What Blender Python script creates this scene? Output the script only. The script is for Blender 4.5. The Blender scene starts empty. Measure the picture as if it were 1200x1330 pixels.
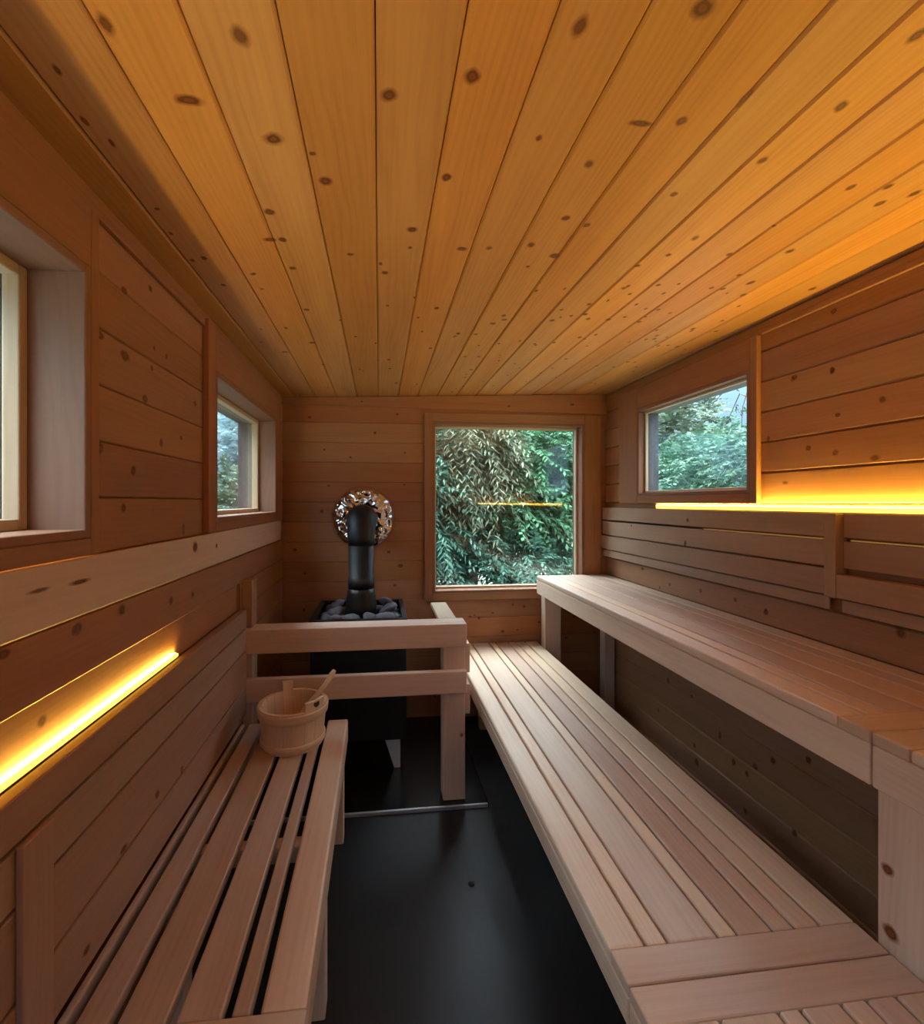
import bpy, bmesh, math, random
from mathutils import Vector, Matrix, noise as mnoise
R = random.Random(11)
C = bpy.context.scene.collection
PI = math.pi
# ------------------------------------------------------------------ room measures (metres)
XL, XR, YB, YF, EYE = -0.603, 1.541, 3.0, -0.95, 1.41
def zc(x): return 2.07 + (x - XL) * 0.0355          # shed ceiling rises to the right
YAW = math.atan2(68, 600)
def ray(u, v):                                        # pixel of the 1200x1330 photo -> direction
    a, b = (u - 560) / 600, (652 - v) / 600
    return Vector((a * math.cos(YAW) + math.sin(YAW), -a * math.sin(YAW) + math.cos(YAW), b))
# ------------------------------------------------------------------ object helpers
def tag(o, label=None, cat=None, group=None, kind=None):
    if label: o['label'] = label
    if cat: o['category'] = cat
    if group: o['group'] = group
    if kind: o['kind'] = kind
    return o
def empty(name, loc=(0, 0, 0), label=None, cat=None, group=None, kind=None):
    o = bpy.data.objects.new(name, None); C.objects.link(o); o.location = loc
    o.empty_display_size = 0.1
    return tag(o, label, cat, group, kind)
class MB:
    """collects faces with uv (metres, u along the grain) and a per-board tint"""
    def __init__(s): s.v = []; s.f = []; s.uv = []; s.t = []; s.m = []; s.sm = []
    def face(s, pts, uvs=None, tint=(.5, .5, .5, 1), mi=0, smooth=False):
        b = len(s.v); s.v += [tuple(p) for p in pts]; s.f.append(tuple(range(b, b + len(pts))))
        s.uv += uvs or [(p[0], p[1]) for p in pts]
        s.t += ([tint] * len(pts)) if not isinstance(tint, list) else tint
        s.m.append(mi); s.sm.append(smooth)
    def mesh_faces(s, verts, faces, uvf, tint, mi=0, smooth=False):
        b = len(s.v); s.v += [tuple(p) for p in verts]
        for f in faces:
            s.f.append(tuple(b + i for i in f)); s.m.append(mi); s.sm.append(smooth)
            s.uv += uvf(f); s.t += [tint(i) if callable(tint) else tint for i in f]
    def bar(s, lo, hi, g=1, bev=.003, tint=None, mi=0, seg=2, mat=None):
        lo, hi = Vector(lo), Vector(hi)
        if tint is None: tint = (R.random(), R.random(), R.random(), 1)
        bm = bmesh.new(); bmesh.ops.create_cube(bm, size=1)
        d = hi - lo; c = (hi + lo) / 2
        for v in bm.verts: v.co = Vector((v.co.x * d.x, v.co.y * d.y, v.co.z * d.z)) + c
        bev = min(bev, min(d) * .45)
        if bev > 0: bmesh.ops.bevel(bm, geom=list(bm.edges), offset=bev, segments=seg, affect='EDGES', profile=.5)
        bm.normal_update(); ou, ov = R.random() * 20, R.random() * 20
        for f in bm.faces:
            n = f.normal; ax = max(range(3), key=lambda i: abs(n[i]))
            if ax == g: a, b = [i for i in range(3) if i != g]; sc = .3
            else: a = g; b = [i for i in range(3) if i != g and i != ax][0]; sc = 1
            pts = [v.co.copy() for v in f.verts]
            uvs = [(p[a] * sc + ou, p[b] + ov + ax * .37) for p in pts]
            if mat: pts = [mat @ p for p in pts]
            s.face(pts, uvs, tint, mi)
        bm.free()
    def plank(s, P, u0, u1, w0, w1, t, ch, tint=None, mi=0, swap=False):
        """board on a plane: P(u, w, d) gives the point, d = depth away from the room (0 = face)"""
        if tint is None: tint = (R.random(), R.random(), R.random(), 1)
        ou, ov = R.random() * 20, R.random() * 20; g = .0008
        def U(u, w): return (u + ou, w + ov)
        w0 += g; w1 -= g
        q = [(u0, w0 + ch, 0), (u1, w0 + ch, 0), (u1, w1 - ch, 0), (u0, w1 - ch, 0)]
        s.face([P(*a) for a in q], [U(a[0], a[1]) for a in q], tint, mi)
        for wa, wb in ((w0 + ch, w0), (w1 - ch, w1)):
            q = [(u0, wa, 0), (u1, wa, 0), (u1, wb, ch), (u0, wb, ch)]
            s.face([P(*a) for a in q], [U(a[0], a[1] + a[2]) for a in q], tint, mi)
            q = [(u0, wb, ch), (u1, wb, ch), (u1, wb, t), (u0, wb, t)]
            s.face([P(*a) for a in q], [U(a[0], a[1] + a[2]) for a in q], tint, mi)
        for u in (u0, u1):
            q = [(u, w0, ch), (u, w1, ch), (u, w1, t), (u, w0, t)]
            s.face([P(*a) for a in q], [U(a[0], a[1]) for a in q], tint, mi)
    def tube(s, path, rad, n=20, tint=(.5, .5, .5, 1), mi=0, caps=True, smooth=True, squash=None):
        path = [Vector(p) for p in path]; rad = rad if isinstance(rad, (list, tuple)) else [rad] * len(path)
        vs = []; up = Vector((0, 0, 1)); prev = None
        for i, p in enumerate(path):
            d = (path[min(i + 1, len(path) - 1)] - path[max(i - 1, 0)]).normalized()
            if prev is None:
                a = up if abs(d.dot(up)) < .9 else Vector((1, 0, 0)); x = d.cross(a).normalized()
            else: x = (prev - d * prev.dot(d)).normalized()
            prev = x; y = d.cross(x)
            for k in range(n):
                an = 2 * PI * k / n; vs.append(p + (x * math.cos(an) + y * math.sin(an) * (squash or 1)) * rad[i])
        fs = []
        for i in range(len(path) - 1):
            for k in range(n): k2 = (k + 1) % n; fs.append((i * n + k, i * n + k2, (i + 1) * n + k2, (i + 1) * n + k))
        if caps: fs += [tuple(range(n - 1, -1, -1)), tuple((len(path) - 1) * n + k for k in range(n))]
        s.mesh_faces(vs, fs, lambda f: [(i // n * .05, (i % n) / n * .3) for i in f], tint, mi, smooth)
    def knot(s, c, uvec, wvec, n, ru, rw, lift=.0006, mi=1):
        ru *= 1.15; rw *= 1.15
        """an inlaid knot: r in tint.r runs 0 (heart) to 1 (edge)"""
        k = 22; seed = R.random(); se2 = R.random()
        c = Vector(c) + Vector(n) * lift; uvec = Vector(uvec); wvec = Vector(wvec)
        pts = [c] + [c + uvec * (math.cos(2 * PI * i / k) * ru * (1 + .12 * math.sin(2 * PI * i / k * 2 + seed * 9))) +
                     wvec * (math.sin(2 * PI * i / k) * rw) for i in range(k)]
        fs = [(0, 1 + i, 1 + (i + 1) % k) for i in range(k)]
        s.mesh_faces(pts, fs, lambda f: [(0, 0)] * 3, lambda i: (0 if i == 0 else 1, seed, se2, 1), mi)
    def build(s, name, mats, parent=None, loc=None):
        me = bpy.data.meshes.new(name); me.from_pydata(s.v, [], s.f)
        uv = me.uv_layers.new(name='UVMap'); fl = [0.0] * (2 * len(s.uv))
        for i, a in enumerate(s.uv): fl[2 * i] = a[0]; fl[2 * i + 1] = a[1]
        uv.data.foreach_set('uv', fl)
        ca = me.color_attributes.new('tint', 'FLOAT_COLOR', 'CORNER')
        ca.data.foreach_set('color', [x for a in s.t for x in a])
        for m in (mats if isinstance(mats, (list, tuple)) else [mats]): me.materials.append(m)
        me.polygons.foreach_set('material_index', s.m); me.polygons.foreach_set('use_smooth', s.sm)
        me.validate(); me.update()
        o = bpy.data.objects.new(name, me); C.objects.link(o)
        if loc is not None:
            me.transform(Matrix.Translation(-Vector(loc))); o.location = loc
        if parent:
            o.parent = parent
            if loc is None: me.transform(Matrix.Translation(-Vector(parent.matrix_basis.translation)))
            if parent.parent is not None and loc is None: me.transform(Matrix.Translation(-Vector(parent.parent.matrix_basis.translation)))
        return o
# ------------------------------------------------------------------ materials
def nt(name):
    m = bpy.data.materials.new(name); m.use_nodes = True; t = m.node_tree; t.nodes.clear()
    out = t.nodes.new('ShaderNodeOutputMaterial'); return m, t, out
def lin(r, g, b):
    f = lambda c: (c / 12.92 if c <= .04045 else ((c + .055) / 1.055) ** 2.4)
    return (f(r / 255), f(g / 255), f(b / 255), 1)
class N:
    def __init__(s, t): s.t = t
    def n(s, ty, ins=None, **kw):
        x = s.t.nodes.new('ShaderNode' + ty)
        for k, v in kw.items(): setattr(x, k, v)
        for k, v in (ins or {}).items():
            if hasattr(v, 'is_output') or isinstance(v, bpy.types.NodeSocket): s.t.links.new(v, x.inputs[k])
            else: x.inputs[k].default_value = v
        return x
    def m(s, op, a, b=0., c=0.):
        x = s.n('Math', {0: a, 1: b, 2: c}, operation=op); return x.outputs[0]
def wood(name, c1, c2, var=.35, hue=.03, rough=.5, ring=.5, fine=.5, bump=.12, sat=1.0, period=.016, spec=.35):
    m, t, out = nt(name); q = N(t)
    uv = q.n('UVMap', uv_map='UVMap').outputs[0]; sx = q.n('SeparateXYZ', {0: uv}); U, V = sx.outputs[0], sx.outputs[1]
    at = q.n('Attribute', attribute_name='tint'); sr = q.n('SeparateColor', {0: at.outputs['Color']}); r1, r2, r3 = sr.outputs[0], sr.outputs[1], sr.outputs[2]
    off = q.m('MULTIPLY', r1, 37.)
    def vec(su, sv): return q.n('CombineXYZ', {0: q.m('MULTIPLY', U, su), 1: q.m('MULTIPLY', V, sv), 2: off}).outputs[0]
    def noi(su, sv, det, ro=.55): return q.n('TexNoise', {'Vector': vec(su, sv), 'Scale': 1., 'Detail': det, 'Roughness': ro}).outputs[0]
    nl = noi(.8, 5., 3.); nf = noi(5., 260., 3., .6); nb = noi(1.6, 14., 3.)
    ph = q.m('ADD', q.m('MULTIPLY', V, 2 * PI / period), q.m('MULTIPLY', nl, 58.))
    rg = q.m('POWER', q.m('MULTIPLY_ADD', q.m('SINE', ph), .5, .5), 1.6)
    fac = q.m('ADD', q.m('MULTIPLY', q.m('MULTIPLY', rg, q.m('MULTIPLY_ADD', nb, 1.6, -.3)), .42 * ring), q.m('ADD', q.m('MULTIPLY', nf, .5 * fine), q.m('MULTIPLY', nb, .6)))
    ra = q.n('ValToRGB', {0: fac}); e = ra.color_ramp.elements
    e[0].position = .15; e[0].color = c1; e[1].position = .95; e[1].color = c2
    hs = q.n('HueSaturation', {'Hue': q.m('MULTIPLY_ADD', q.m('SUBTRACT', r2, .5), hue, .5), 'Saturation': q.m('MULTIPLY_ADD', q.m('SUBTRACT', r3, .5), .14, sat),
                               'Value': q.m('MULTIPLY_ADD', q.m('SUBTRACT', r1, .5), var, 1.), 'Fac': 1., 'Color': ra.outputs[0]})
    bp = q.n('Bump', {'Height': fac, 'Strength': bump, 'Distance': .004})
    b = q.n('BsdfPrincipled', {'Base Color': hs.outputs[0], 'Roughness': q.m('MULTIPLY_ADD', nf, .15, rough - .07), 'Specular IOR Level': spec, 'Normal': bp.outputs[0]})
    t.links.new(b.outputs[0], out.inputs[0]); return m
def knotmat():
    m, t, out = nt('pine_knot'); q = N(t)
    at = q.n('Attribute', attribute_name='tint'); sr = q.n('SeparateColor', {0: at.outputs['Color']}); r, sd = sr.outputs[0], sr.outputs[1]
    tc = q.n('TexCoord').outputs['Object']
    no = q.n('TexNoise', {'Vector': tc, 'Scale': 70., 'Detail': 3.}).outputs[0]
    rr = q.m('ADD', r, q.m('MULTIPLY', q.m('SUBTRACT', no, .5), .35))
    ra = q.n('ValToRGB', {0: rr}); e = ra.color_ramp.elements
    e[0].position = 0.; e[0].color = lin(112, 60, 30); e[1].position = 1.; e[1].color = lin(170, 105, 52)
    for p, c in ((.18, lin(138, 78, 42)), (.34, lin(96, 50, 26)), (.46, lin(116, 66, 34)), (.62, lin(150, 88, 44))): x = e.new(p); x.color = c
    al = q.n('ValToRGB', {0: rr}); a = al.color_ramp.elements
    a[0].position = .42; a[0].color = (1, 1, 1, 1); a[1].position = .92; a[1].color = (0, 0, 0, 1)
    x = a.new(.56); x.color = (.6, .6, .6, 1)
    b = q.n('BsdfPrincipled', {'Base Color': ra.outputs[0], 'Roughness': .5})
    tr = q.n('BsdfTransparent'); mx = q.n('MixShader', {0: q.m('MULTIPLY', al.outputs[0], q.m('MULTIPLY_ADD', sd, .35, .6)), 1: tr.outputs[0], 2: b.outputs[0]})
    t.links.new(mx.outputs[0], out.inputs[0]); return m
def plain(name, col, rough=.6, metal=0., spec=.4, nscale=0., namp=0., bump=0., coat=0.):
    m, t, out = nt(name); q = N(t); b = q.n('BsdfPrincipled', {'Base Color': col, 'Roughness': rough, 'Metallic': metal, 'Specular IOR Level': spec, 'Coat Weight': coat})
    if nscale:
        tc = q.n('TexCoord').outputs['Object']; no = q.n('TexNoise', {'Vector': tc, 'Scale': nscale, 'Detail': 4.}).outputs[0]
        hs = q.n('HueSaturation', {'Color': col, 'Value': q.m('MULTIPLY_ADD', q.m('SUBTRACT', no, .5), namp, 1.), 'Fac': 1.}); t.links.new(hs.outputs[0], b.inputs['Base Color'])
        if bump: bp = q.n('Bump', {'Height': no, 'Strength': bump, 'Distance': .01}); t.links.new(bp.outputs[0], b.inputs['Normal'])
    t.links.new(b.outputs[0], out.inputs[0]); return m
def glass():
    m, t, out = nt('window_glass'); q = N(t)
    ge = q.n('NewGeometry'); co_ = q.n('VectorMath', {0: ge.outputs['Normal'], 1: ge.outputs['Incoming']}, operation='DOT_PRODUCT').outputs['Value']
    fr = q.m('MULTIPLY_ADD', q.m('POWER', q.m('SUBTRACT', 1., q.m('ABSOLUTE', co_)), 5.), .96, .04)
    mx = q.n('MixShader', {0: fr, 1: q.n('BsdfTransparent', {'Color': (.97, .985, .98, 1)}).outputs[0], 2: q.n('BsdfGlossy', {'Roughness': 0.0, 'Color': (1, 1, 1, 1)}).outputs[0]})
    t.links.new(mx.outputs[0], out.inputs[0]); return m
def emit(name, col, st):
    m, t, out = nt(name); q = N(t); e = q.n('Emission', {'Color': col, 'Strength': st}); t.links.new(e.outputs[0], out.inputs[0]); return m
def leafmat(name, c1, c2):
    m, t, out = nt(name); q = N(t)
    at = q.n('Attribute', attribute_name='tint'); sr = q.n('SeparateColor', {0: at.outputs['Color']})
    mc = q.n('Mix', {0: sr.outputs[0], 6: c1, 7: c2}, data_type='RGBA').outputs[2]
    d = q.n('BsdfPrincipled', {'Base Color': mc, 'Roughness': .6, 'Specular IOR Level': .25}); tl = q.n('BsdfTranslucent', {'Color': mc})
    mx = q.n('MixShader', {0: .3, 1: d.outputs[0], 2: tl.outputs[0]}); t.links.new(mx.outputs[0], out.inputs[0]); return m

PINE1, PINE2 = lin(214, 164, 112), lin(170, 108, 62)
M_wall = wood('knotty_pine', lin(172, 122, 86), lin(136, 90, 60), var=.24, hue=.012, ring=.35)
M_ceil = wood('ceiling_pine', lin(210, 158, 98), lin(164, 108, 60), var=.3, hue=.008, ring=.5)
M_trim = wood('trim_pine', lin(168, 118, 82), lin(132, 86, 56), var=.18, hue=.015, period=.022)
M_jamb = wood('jamb_pine', lin(150, 108, 84), lin(118, 80, 60), var=.1, hue=.01, period=.022)
M_pale = wood('pale_window_pine', lin(204, 182, 154), lin(176, 146, 116), var=.12, hue=.01, period=.022)
M_bench = wood('bench_cedar', lin(222, 196, 168), lin(182, 144, 116), var=.58, hue=.035, sat=.88, rough=.42, ring=.35, period=.02, spec=.5)
M_rail = wood('rail_cedar', lin(226, 196, 176), lin(192, 154, 134), var=.14, hue=.012, sat=.85, rough=.46, period=.022, ring=.35)
M_back = wood('backrest_cedar', lin(176, 138, 110), lin(140, 102, 80), var=.16, hue=.012, sat=.9, rough=.5, period=.022, ring=.35)
M_pail = wood('pail_pine', lin(228, 202, 174), lin(198, 164, 134), var=.2, hue=.012, period=.011)
M_core = plain('dark_core', lin(52, 34, 22), .9)
M_knot = knotmat()
M_ext = plain('dark_exterior_frame', lin(58, 56, 64), .5)
M_floor = plain('black_floor', lin(27, 27, 30), .42, nscale=9, namp=.5, bump=.03)
M_hearth = plain('black_hearth_tile', lin(26, 26, 28), .22, nscale=14, namp=.8, spec=.5)
M_edge = plain('pale_metal_edging', lin(190, 196, 205), .35, metal=.6)
M_black = plain('black_stove_steel', lin(22, 22, 24), .45, spec=.4, nscale=40, namp=.3)
M_pipe = plain('black_pipe_steel', lin(20, 20, 25), .5, spec=.4, nscale=30, namp=.3)
M_chrome = plain('crinkled_chrome', lin(235, 230, 230), .07, metal=1.)
M_leg = plain('highlit_steel_leg', lin(232, 238, 246), .35, metal=.1)  # steel leg coloured near white to stand in for reflected light
M_stone = plain('grey_sauna_stone', lin(92, 95, 106), .65, nscale=26, namp=.7, bump=.3)
M_glass = glass()
M_led = emit('amber_diffuser', (1., .58, .05, 1), 4.5)
M_faint = emit('faint_amber_glow', (1., .44, .09, 1), .28)  # dim emission for the glow added in the slat gap
M_tape = emit('amber_led_tape', (1., .65, .11, 1), 245.)
M_soil = plain('outside_ground', lin(96, 102, 92), .9, nscale=2.5, namp=.7, bump=.4)
M_bark = plain('bark', lin(82, 66, 54), .9, nscale=20, namp=.7, bump=.6)

# ------------------------------------------------------------------ shell
def rect_minus(rects, hole):
    out = []
    hu0, hu1, hw0, hw1 = hole
    for (u0, u1, w0, w1) in rects:
        if hu1 <= u0 or hu0 >= u1 or hw1 <= w0 or hw0 >= w1: out.append((u0, u1, w0, w1)); continue
        if hu0 > u0: out.append((u0, hu0, w0, w1))
        if hu1 < u1: out.append((hu1, u1, w0, w1))
        a, b = max(u0, hu0), min(u1, hu1)
        if hw0 > w0: out.append((a, b, w0, hw0))
        if hw1 < w1: out.append((a, b, hw1, w1))
    return out
def wall(name, P, u0, u1, rows, top, holes, th, knots, knotdirs, core_top, sunk=None, ch=.005):
    mb = MB()
    for w0, w1, tint in rows:
        rs = [(u0, u1, w0, w1)]
        for h in holes: rs = rect_minus(rs, h)
        if sunk and sunk[0] < (w0 + w1) / 2 < sunk[1]: rs = [(u0, 2.1, w0, w1), (2.1, u1, w0, w1)]
        t = tint or (R.random(), R.random(), R.random(), 1)
        P2 = P
        if sunk and sunk[0] < (w0 + w1) / 2 < sunk[1]: P2 = lambda u, w, d: P(u, w, d + sunk[2])
        for r in rs:
            if r[3] - r[2] > .01: mb.plank(P if r[0] > 2.05 else P2, r[0], r[1], r[2], r[3], .016, ch if r[3] - r[2] > .03 else .001, t)
    rs = [(u0 - .1, u1 + .1, -.06, core_top)]
    for h in holes: rs = rect_minus(rs, h)
    for r in rs:
        pts = [P(r[0], r[2], .031), P(r[1], r[2], .031), P(r[1], r[3], .031), P(r[0], r[3], .031)]
        pb = [P(r[0], r[2], th), P(r[1], r[2], th), P(r[1], r[3], th), P(r[0], r[3], th)]
        for f in (pts, pb): mb.face(f, None, (.5, .5, .5, 1), 2)
        for i in range(4): j = (i + 1) % 4; mb.face([pts[i], pts[j], pb[j], pb[i]], None, (.5, .5, .5, 1), 2)
    n = (P(0, 0, 0) - P(0, 0, 1)); uu = (P(1, 0, 0) - P(0, 0, 0)); ww = (P(0, 1, 0) - P(0, 0, 0))
    for (u, w, ru, rw) in knots:
        if any(h[0] - .05 < u < h[1] + .05 and h[2] - .05 < w < h[3] + .05 for h in holes): continue
        mb.knot(P(u, w, 0), uu, ww, n, ru, rw)
    o = mb.build(name, [M_wall, M_knot, M_core]); tag(o, kind='structure'); return o
def rows(start, pitch, top):
    z = start
    while z > 0: z -= pitch
    out = []
    while z < top: out.append((max(z, 0), min(z + pitch, top), None)); z += pitch
    return out
# openings (u along the wall, w height)
W1 = (0.02, 1.012, 1.337, 1.886); W2 = (1.738, 2.724, 1.337, 1.886)
WR = (1.745, 2.585, 1.445, 1.958); WB = (0.345, 1.378, 0.815, 1.935)
DF = (-0.22, 0.52, 0.0, 1.93)
PL = lambda u, w, d: Vector((XL - d, u, w))
PR = lambda u, w, d: Vector((XR + d, u, w))
PB = lambda u, w, d: Vector((u, YB + d, w))
PF = lambda u, w, d: Vector((u, YF - d, w))
def hit(plane, px):
    out = []
    for k in px:
        d = ray(k[0], k[1])
        if plane == 'L': t = XL / d.x; a, b = d.y * t, EYE + d.z * t
        elif plane == 'R': t = XR / d.x; a, b = d.y * t, EYE + d.z * t
        elif plane == 'B': t = YB / d.y; a, b = d.x * t, EYE + d.z * t
        else: # ceiling
            t = (2.07 - XL * .0355 - EYE) / (d.z - .0355 * d.x); a, b = d.y * t, d.x * t
        out.append((a, b) + tuple(k[2:]))
    return out
def rk(n, u0, u1, w0, w1, r0=.006, r1=.013): return [(R.uniform(u0, u1), R.uniform(w0, w1), R.uniform(r0, r1) * 1.25, R.uniform(r0, r1)) for _ in range(n)]
kl = hit('L', [(128, 434, .02, .011), (162, 462, .02, .014), (200, 452, .009, .009), (216, 463, .009, .009), (197, 478, .009, .009), (188, 518, .014, .012), (253, 524, .012, .01),
               (209, 575, .011, .015), (130, 582, .012, .014), (173, 611, .013, .014), (118, 655, .01, .014), (160, 660, .012, .014), (238, 688, .012, .02), (161, 377, .018, .01), (195, 375, .012, .01), (95, 285, .02, .01),
               (243, 714, .022, .022), (272, 711, .01, .01), (158, 792, .02, .016), (100, 817, .018, .014), (222, 780, .015, .013), (250, 772, .014, .013), (54, 937, .014, .014), (10, 1140, .02, .012)]) + rk(12, -.9, 2.9, .1, 2.0)
kr = hit('R', [(1030, 492, .011, .011), (1081, 482, .011, .012), (1146, 519, .012, .012), (1088, 539, .01, .008), (1050, 582, .014, .012), (1085, 588, .014, .012), (1136, 595, .017, .012), (1020, 627, .016, .008),
               (1143, 365, .012, .011), (1083, 404, .012, .011), (1031, 415, .01, .013), (1081, 480, .011, .01), (1032, 490, .012, .011), (998, 570, .008, .012), (955, 779, .01, .012), (995, 795, .014, .016), (910, 767, .01, .012), (870, 759, .009, .01), (857, 763, .008, .01), (1170, 822, .016, .02),
               (935, 955, .012, .02), (953, 990, .014, .02), (970, 1005, .012, .014), (981, 996, .012, .015), (1004, 988, .014, .016), (902, 968, .012, .014), (1032, 1082, .014, .018), (968, 1053, .013, .014), (905, 990, .016, .02), (855, 922, .01, .014), (868, 884, .01, .02), (1050, 987, .014, .016)]) + rk(14, -.9, 2.9, .1, 2.05)
kb = hit('B', [(402, 542, .012, .009), (516, 538, .012, .008), (487, 562, .01, .014), (421, 584, .009, .007), (455, 594, .009, .008), (526, 588, .008, .008), (427, 631, .009, .007), (525, 630, .009, .007),
               (418, 664, .012, .014), (505, 717, .013, .01), (520, 735, .018, .014), (383, 714, .014, .01), (513, 760, .012, .01), (396, 745, .01, .01), (622, 803, .011, .012), (653, 820, .014, .012), (640, 796, .014, .006), (672, 818, .008, .006), (650, 838, .008, .006), (700, 808, .01, .008),
               (480, 762, .01, .008), (660, 528, .01, .01), (740, 526, .016, .012), (470, 525, .01, .006)]) + rk(14, -.55, 1.5, .1, .75)
zr = [2.03, 1.909]
left_rows = [(z0, z1, t) for z0, z1, t in rows(1.42, .1225, 2.09)]
wall('wall_left', PL, YF, YB, left_rows, 2.09, [W1, W2], .18, kl, None, 2.13, (.94, 1.05, .014), .003)
wall('wall_right', PR, YF, YB, rows(1.405, .1225, 2.17), 2.17, [WR], .10, kr, None, 2.2)
# far wall: rows up to 2.0 then one tapered board under the sloping ceiling
wall('wall_back', PB, XL, XR, rows(1.41, .127, 2.045), 2.0, [WB], .10, kb, None, 2.2, None, .0016)
wall('wall_front', PF, XL, XR, rows(1.41, .127, 2.16), 2.1, [DF], .12, rk(20, -.5, 1.5, .1, 2), None, 2.2)
mb = MB()
t = (.62, .5, .6, 1)
q = [(XL + .002, YB - .012, 2.03), (XR - .002, YB - .012, 2.005), (XR - .002, YB - .012, zc(XR) - .004), (XL + .002, YB - .012, zc(XL) - .004)]
mb.face(q, [(p[0] + 3, p[2]) for p in q], t); qb = [(p[0], YB, p[2]) for p in q]
for i in range(4):
    j = (i + 1) % 4; f = [q[i], q[j], qb[j], qb[i]]; mb.face(f, [(p[0] + 3, p[2] + p[1]) for p in f], t)
for k in hit('B', [(660, 528, .01, .008), (742, 526, .018, .01), (470, 522, .008, .005)]): mb.knot((k[0], YB - .012, k[1]), (1, 0, 0), (0, 0, 1), (0, -1, 0), k[2], k[3])
tag(mb.build('trim_1', [M_trim, M_knot]), kind='structure')
# ceiling boards along the room
def PC(u, w, d):
    return Vector((w, u, zc(w) + d))
mb = MB(); seams = [-.655, -.527, -.396, -.27, -.14, -.005] + [-.005 + .128 * i for i in range(1, 14)]
for a, b in zip(seams, seams[1:]):
    a2, b2 = max(a, XL - .02), min(b, XR + .02)
    if b2 - a2 > .02: mb.plank(PC, YF - .02, YB + .02, a2, b2, .016, .0052)
ck = [(137, 31, .018, .012), (74, 90, .012, .006), (110, 157, .012, .006), (145, 185, .014, .005), (245, 130, .014, .026), (312, 46, .018, .016), (355, 180, .017, .022), (423, 235, .015, .016), (406, 199, .007, .008), (505, 123, .016, .017),
      (580, 230, .013, .012), (350, 275, .013, .014), (204, 271, .006, .007), (613, 99, .015, .016), (753, 34, .018, .014), (700, 179, .009, .007), (765, 213, .013, .012), (832, 160, .008, .028), (885, 157, .012, .012), (913, 10, .018, .02),
      (967, 127, .024, .007), (762, 292, .012, .012), (735, 283, .012, .014), (875, 252, .01, .01), (990, 208, .012, .012), (1092, 138, .014, .012), (1192, 45, .016, .012), (1105, 243, .012, .01), (1154, 242, .013, .01), (1143, 264, .013, .012), (1188, 251, .016, .012), (1005, 293, .006, .007),
      (535, 298, .015, .016), (500, 354, .014, .012), (600, 323, .012, .017), (635, 322, .01, .011), (690, 318, .013, .013), (720, 332, .014, .018), (567, 400, .013, .012), (595, 433, .014, .01), (505, 467, .014, .01), (590, 437, .01, .008), (559, 452, .012, .01), (618, 434, .012, .01), (604, 463, .012, .01), (604, 490, .013, .01), (612, 480, .012, .012), (622, 463, .013, .01), (640, 420, .012, .014), (655, 415, .01, .014),
      (717, 416, .013, .012), (760, 408, .014, .012), (350, 311, .012, .02), (367, 311, .012, .012), (330, 355, .007, .008), (340, 375, .006, .008), (380, 348, .012, .012), (398, 402, .013, .012), (370, 457, .013, .018), (405, 445, .013, .016), (810, 374, .012, .011), (828, 345, .01, .01), (765, 395, .012, .01), (764, 414, .013, .011), (790, 415, .013, .012), (753, 438, .012, .01), (735, 466, .012, .01),
      (903, 309, .015, .011), (868, 331, .011, .009), (855, 370, .01, .01), (947, 330, .012, .011), (1026, 326, .014, .014), (965, 383, .014, .012), (939, 375, .01, .01), (960, 357, .01, .01), (975, 367, .018, .014), (855, 402, .01, .009), (830, 418, .012, .01), (850, 440, .013, .01), (815, 470, .014, .01), (900, 427, .016, .012), (880, 450, .014, .01), (775, 475, .013, .01), (1130, 365, .03, .012), (1055, 375, .016, .014), (455, 330, .008, .012), (265, 335, .012, .01), (290, 370, .01, .008), (222, 303, .01, .006), (250, 338, .01, .008)]
for k in hit('C', ck): mb.knot(PC(k[0], k[1], 0), (0, 1, 0), (1, 0, .0355), (0, 0, -1), k[2], k[3])
for _ in range(70):
    u, w = R.uniform(1.4, 2.95), R.uniform(.45, 1.5); mb.knot(PC(u, w, 0), (0, 1, 0), (1, 0, .0355), (0, 0, -1), R.uniform(.007, .013), R.uniform(.005, .010))
for _ in range(26):
    u, w = R.uniform(1.2, 2.95), R.uniform(-.55, .45); mb.knot(PC(u, w, 0), (0, 1, 0), (1, 0, .0355), (0, 0, -1), R.uniform(.006, .012), R.uniform(.005, .009))
for za, zb in ((.0165, .12),):
    for zz in (za, zb):
        f = [PC(YF - .2, XL - .2, zz), PC(YB + .2, XL - .2, zz), PC(YB + .2, XR + .2, zz), PC(YF - .2, XR + .2, zz)]; mb.face(f, None, (.5, .5, .5, 1), 2)
tag(mb.build('ceiling', [M_ceil, M_knot, M_core]), kind='structure')
# floor
mb = MB(); mb.bar((XL - .15, YF - .15, -.1), (XR + .15, YB + .15, 0), bev=0); tag(mb.build('floor', M_floor), kind='structure')
# slim strips under the ceiling along the long walls, baseboard on the far wall
mb = MB(); mb.bar((XL + .0005, YF, 2.012), (XL + .014, 1.655, 2.036), 1, .003); tag(mb.build('trim_2', M_trim), kind='structure')
mb = MB(); mb.bar((XR - .014, YF, 2.085), (XR - .0005, 1.70, 2.108), 1, .003); tag(mb.build('trim_3', M_trim), kind='structure')
mb = MB(); mb.bar((XL, YB - .012, 0), (XR, YB - .0005, .035), 0, .003); tag(mb.build('baseboard_back', M_trim), kind='structure')
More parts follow.
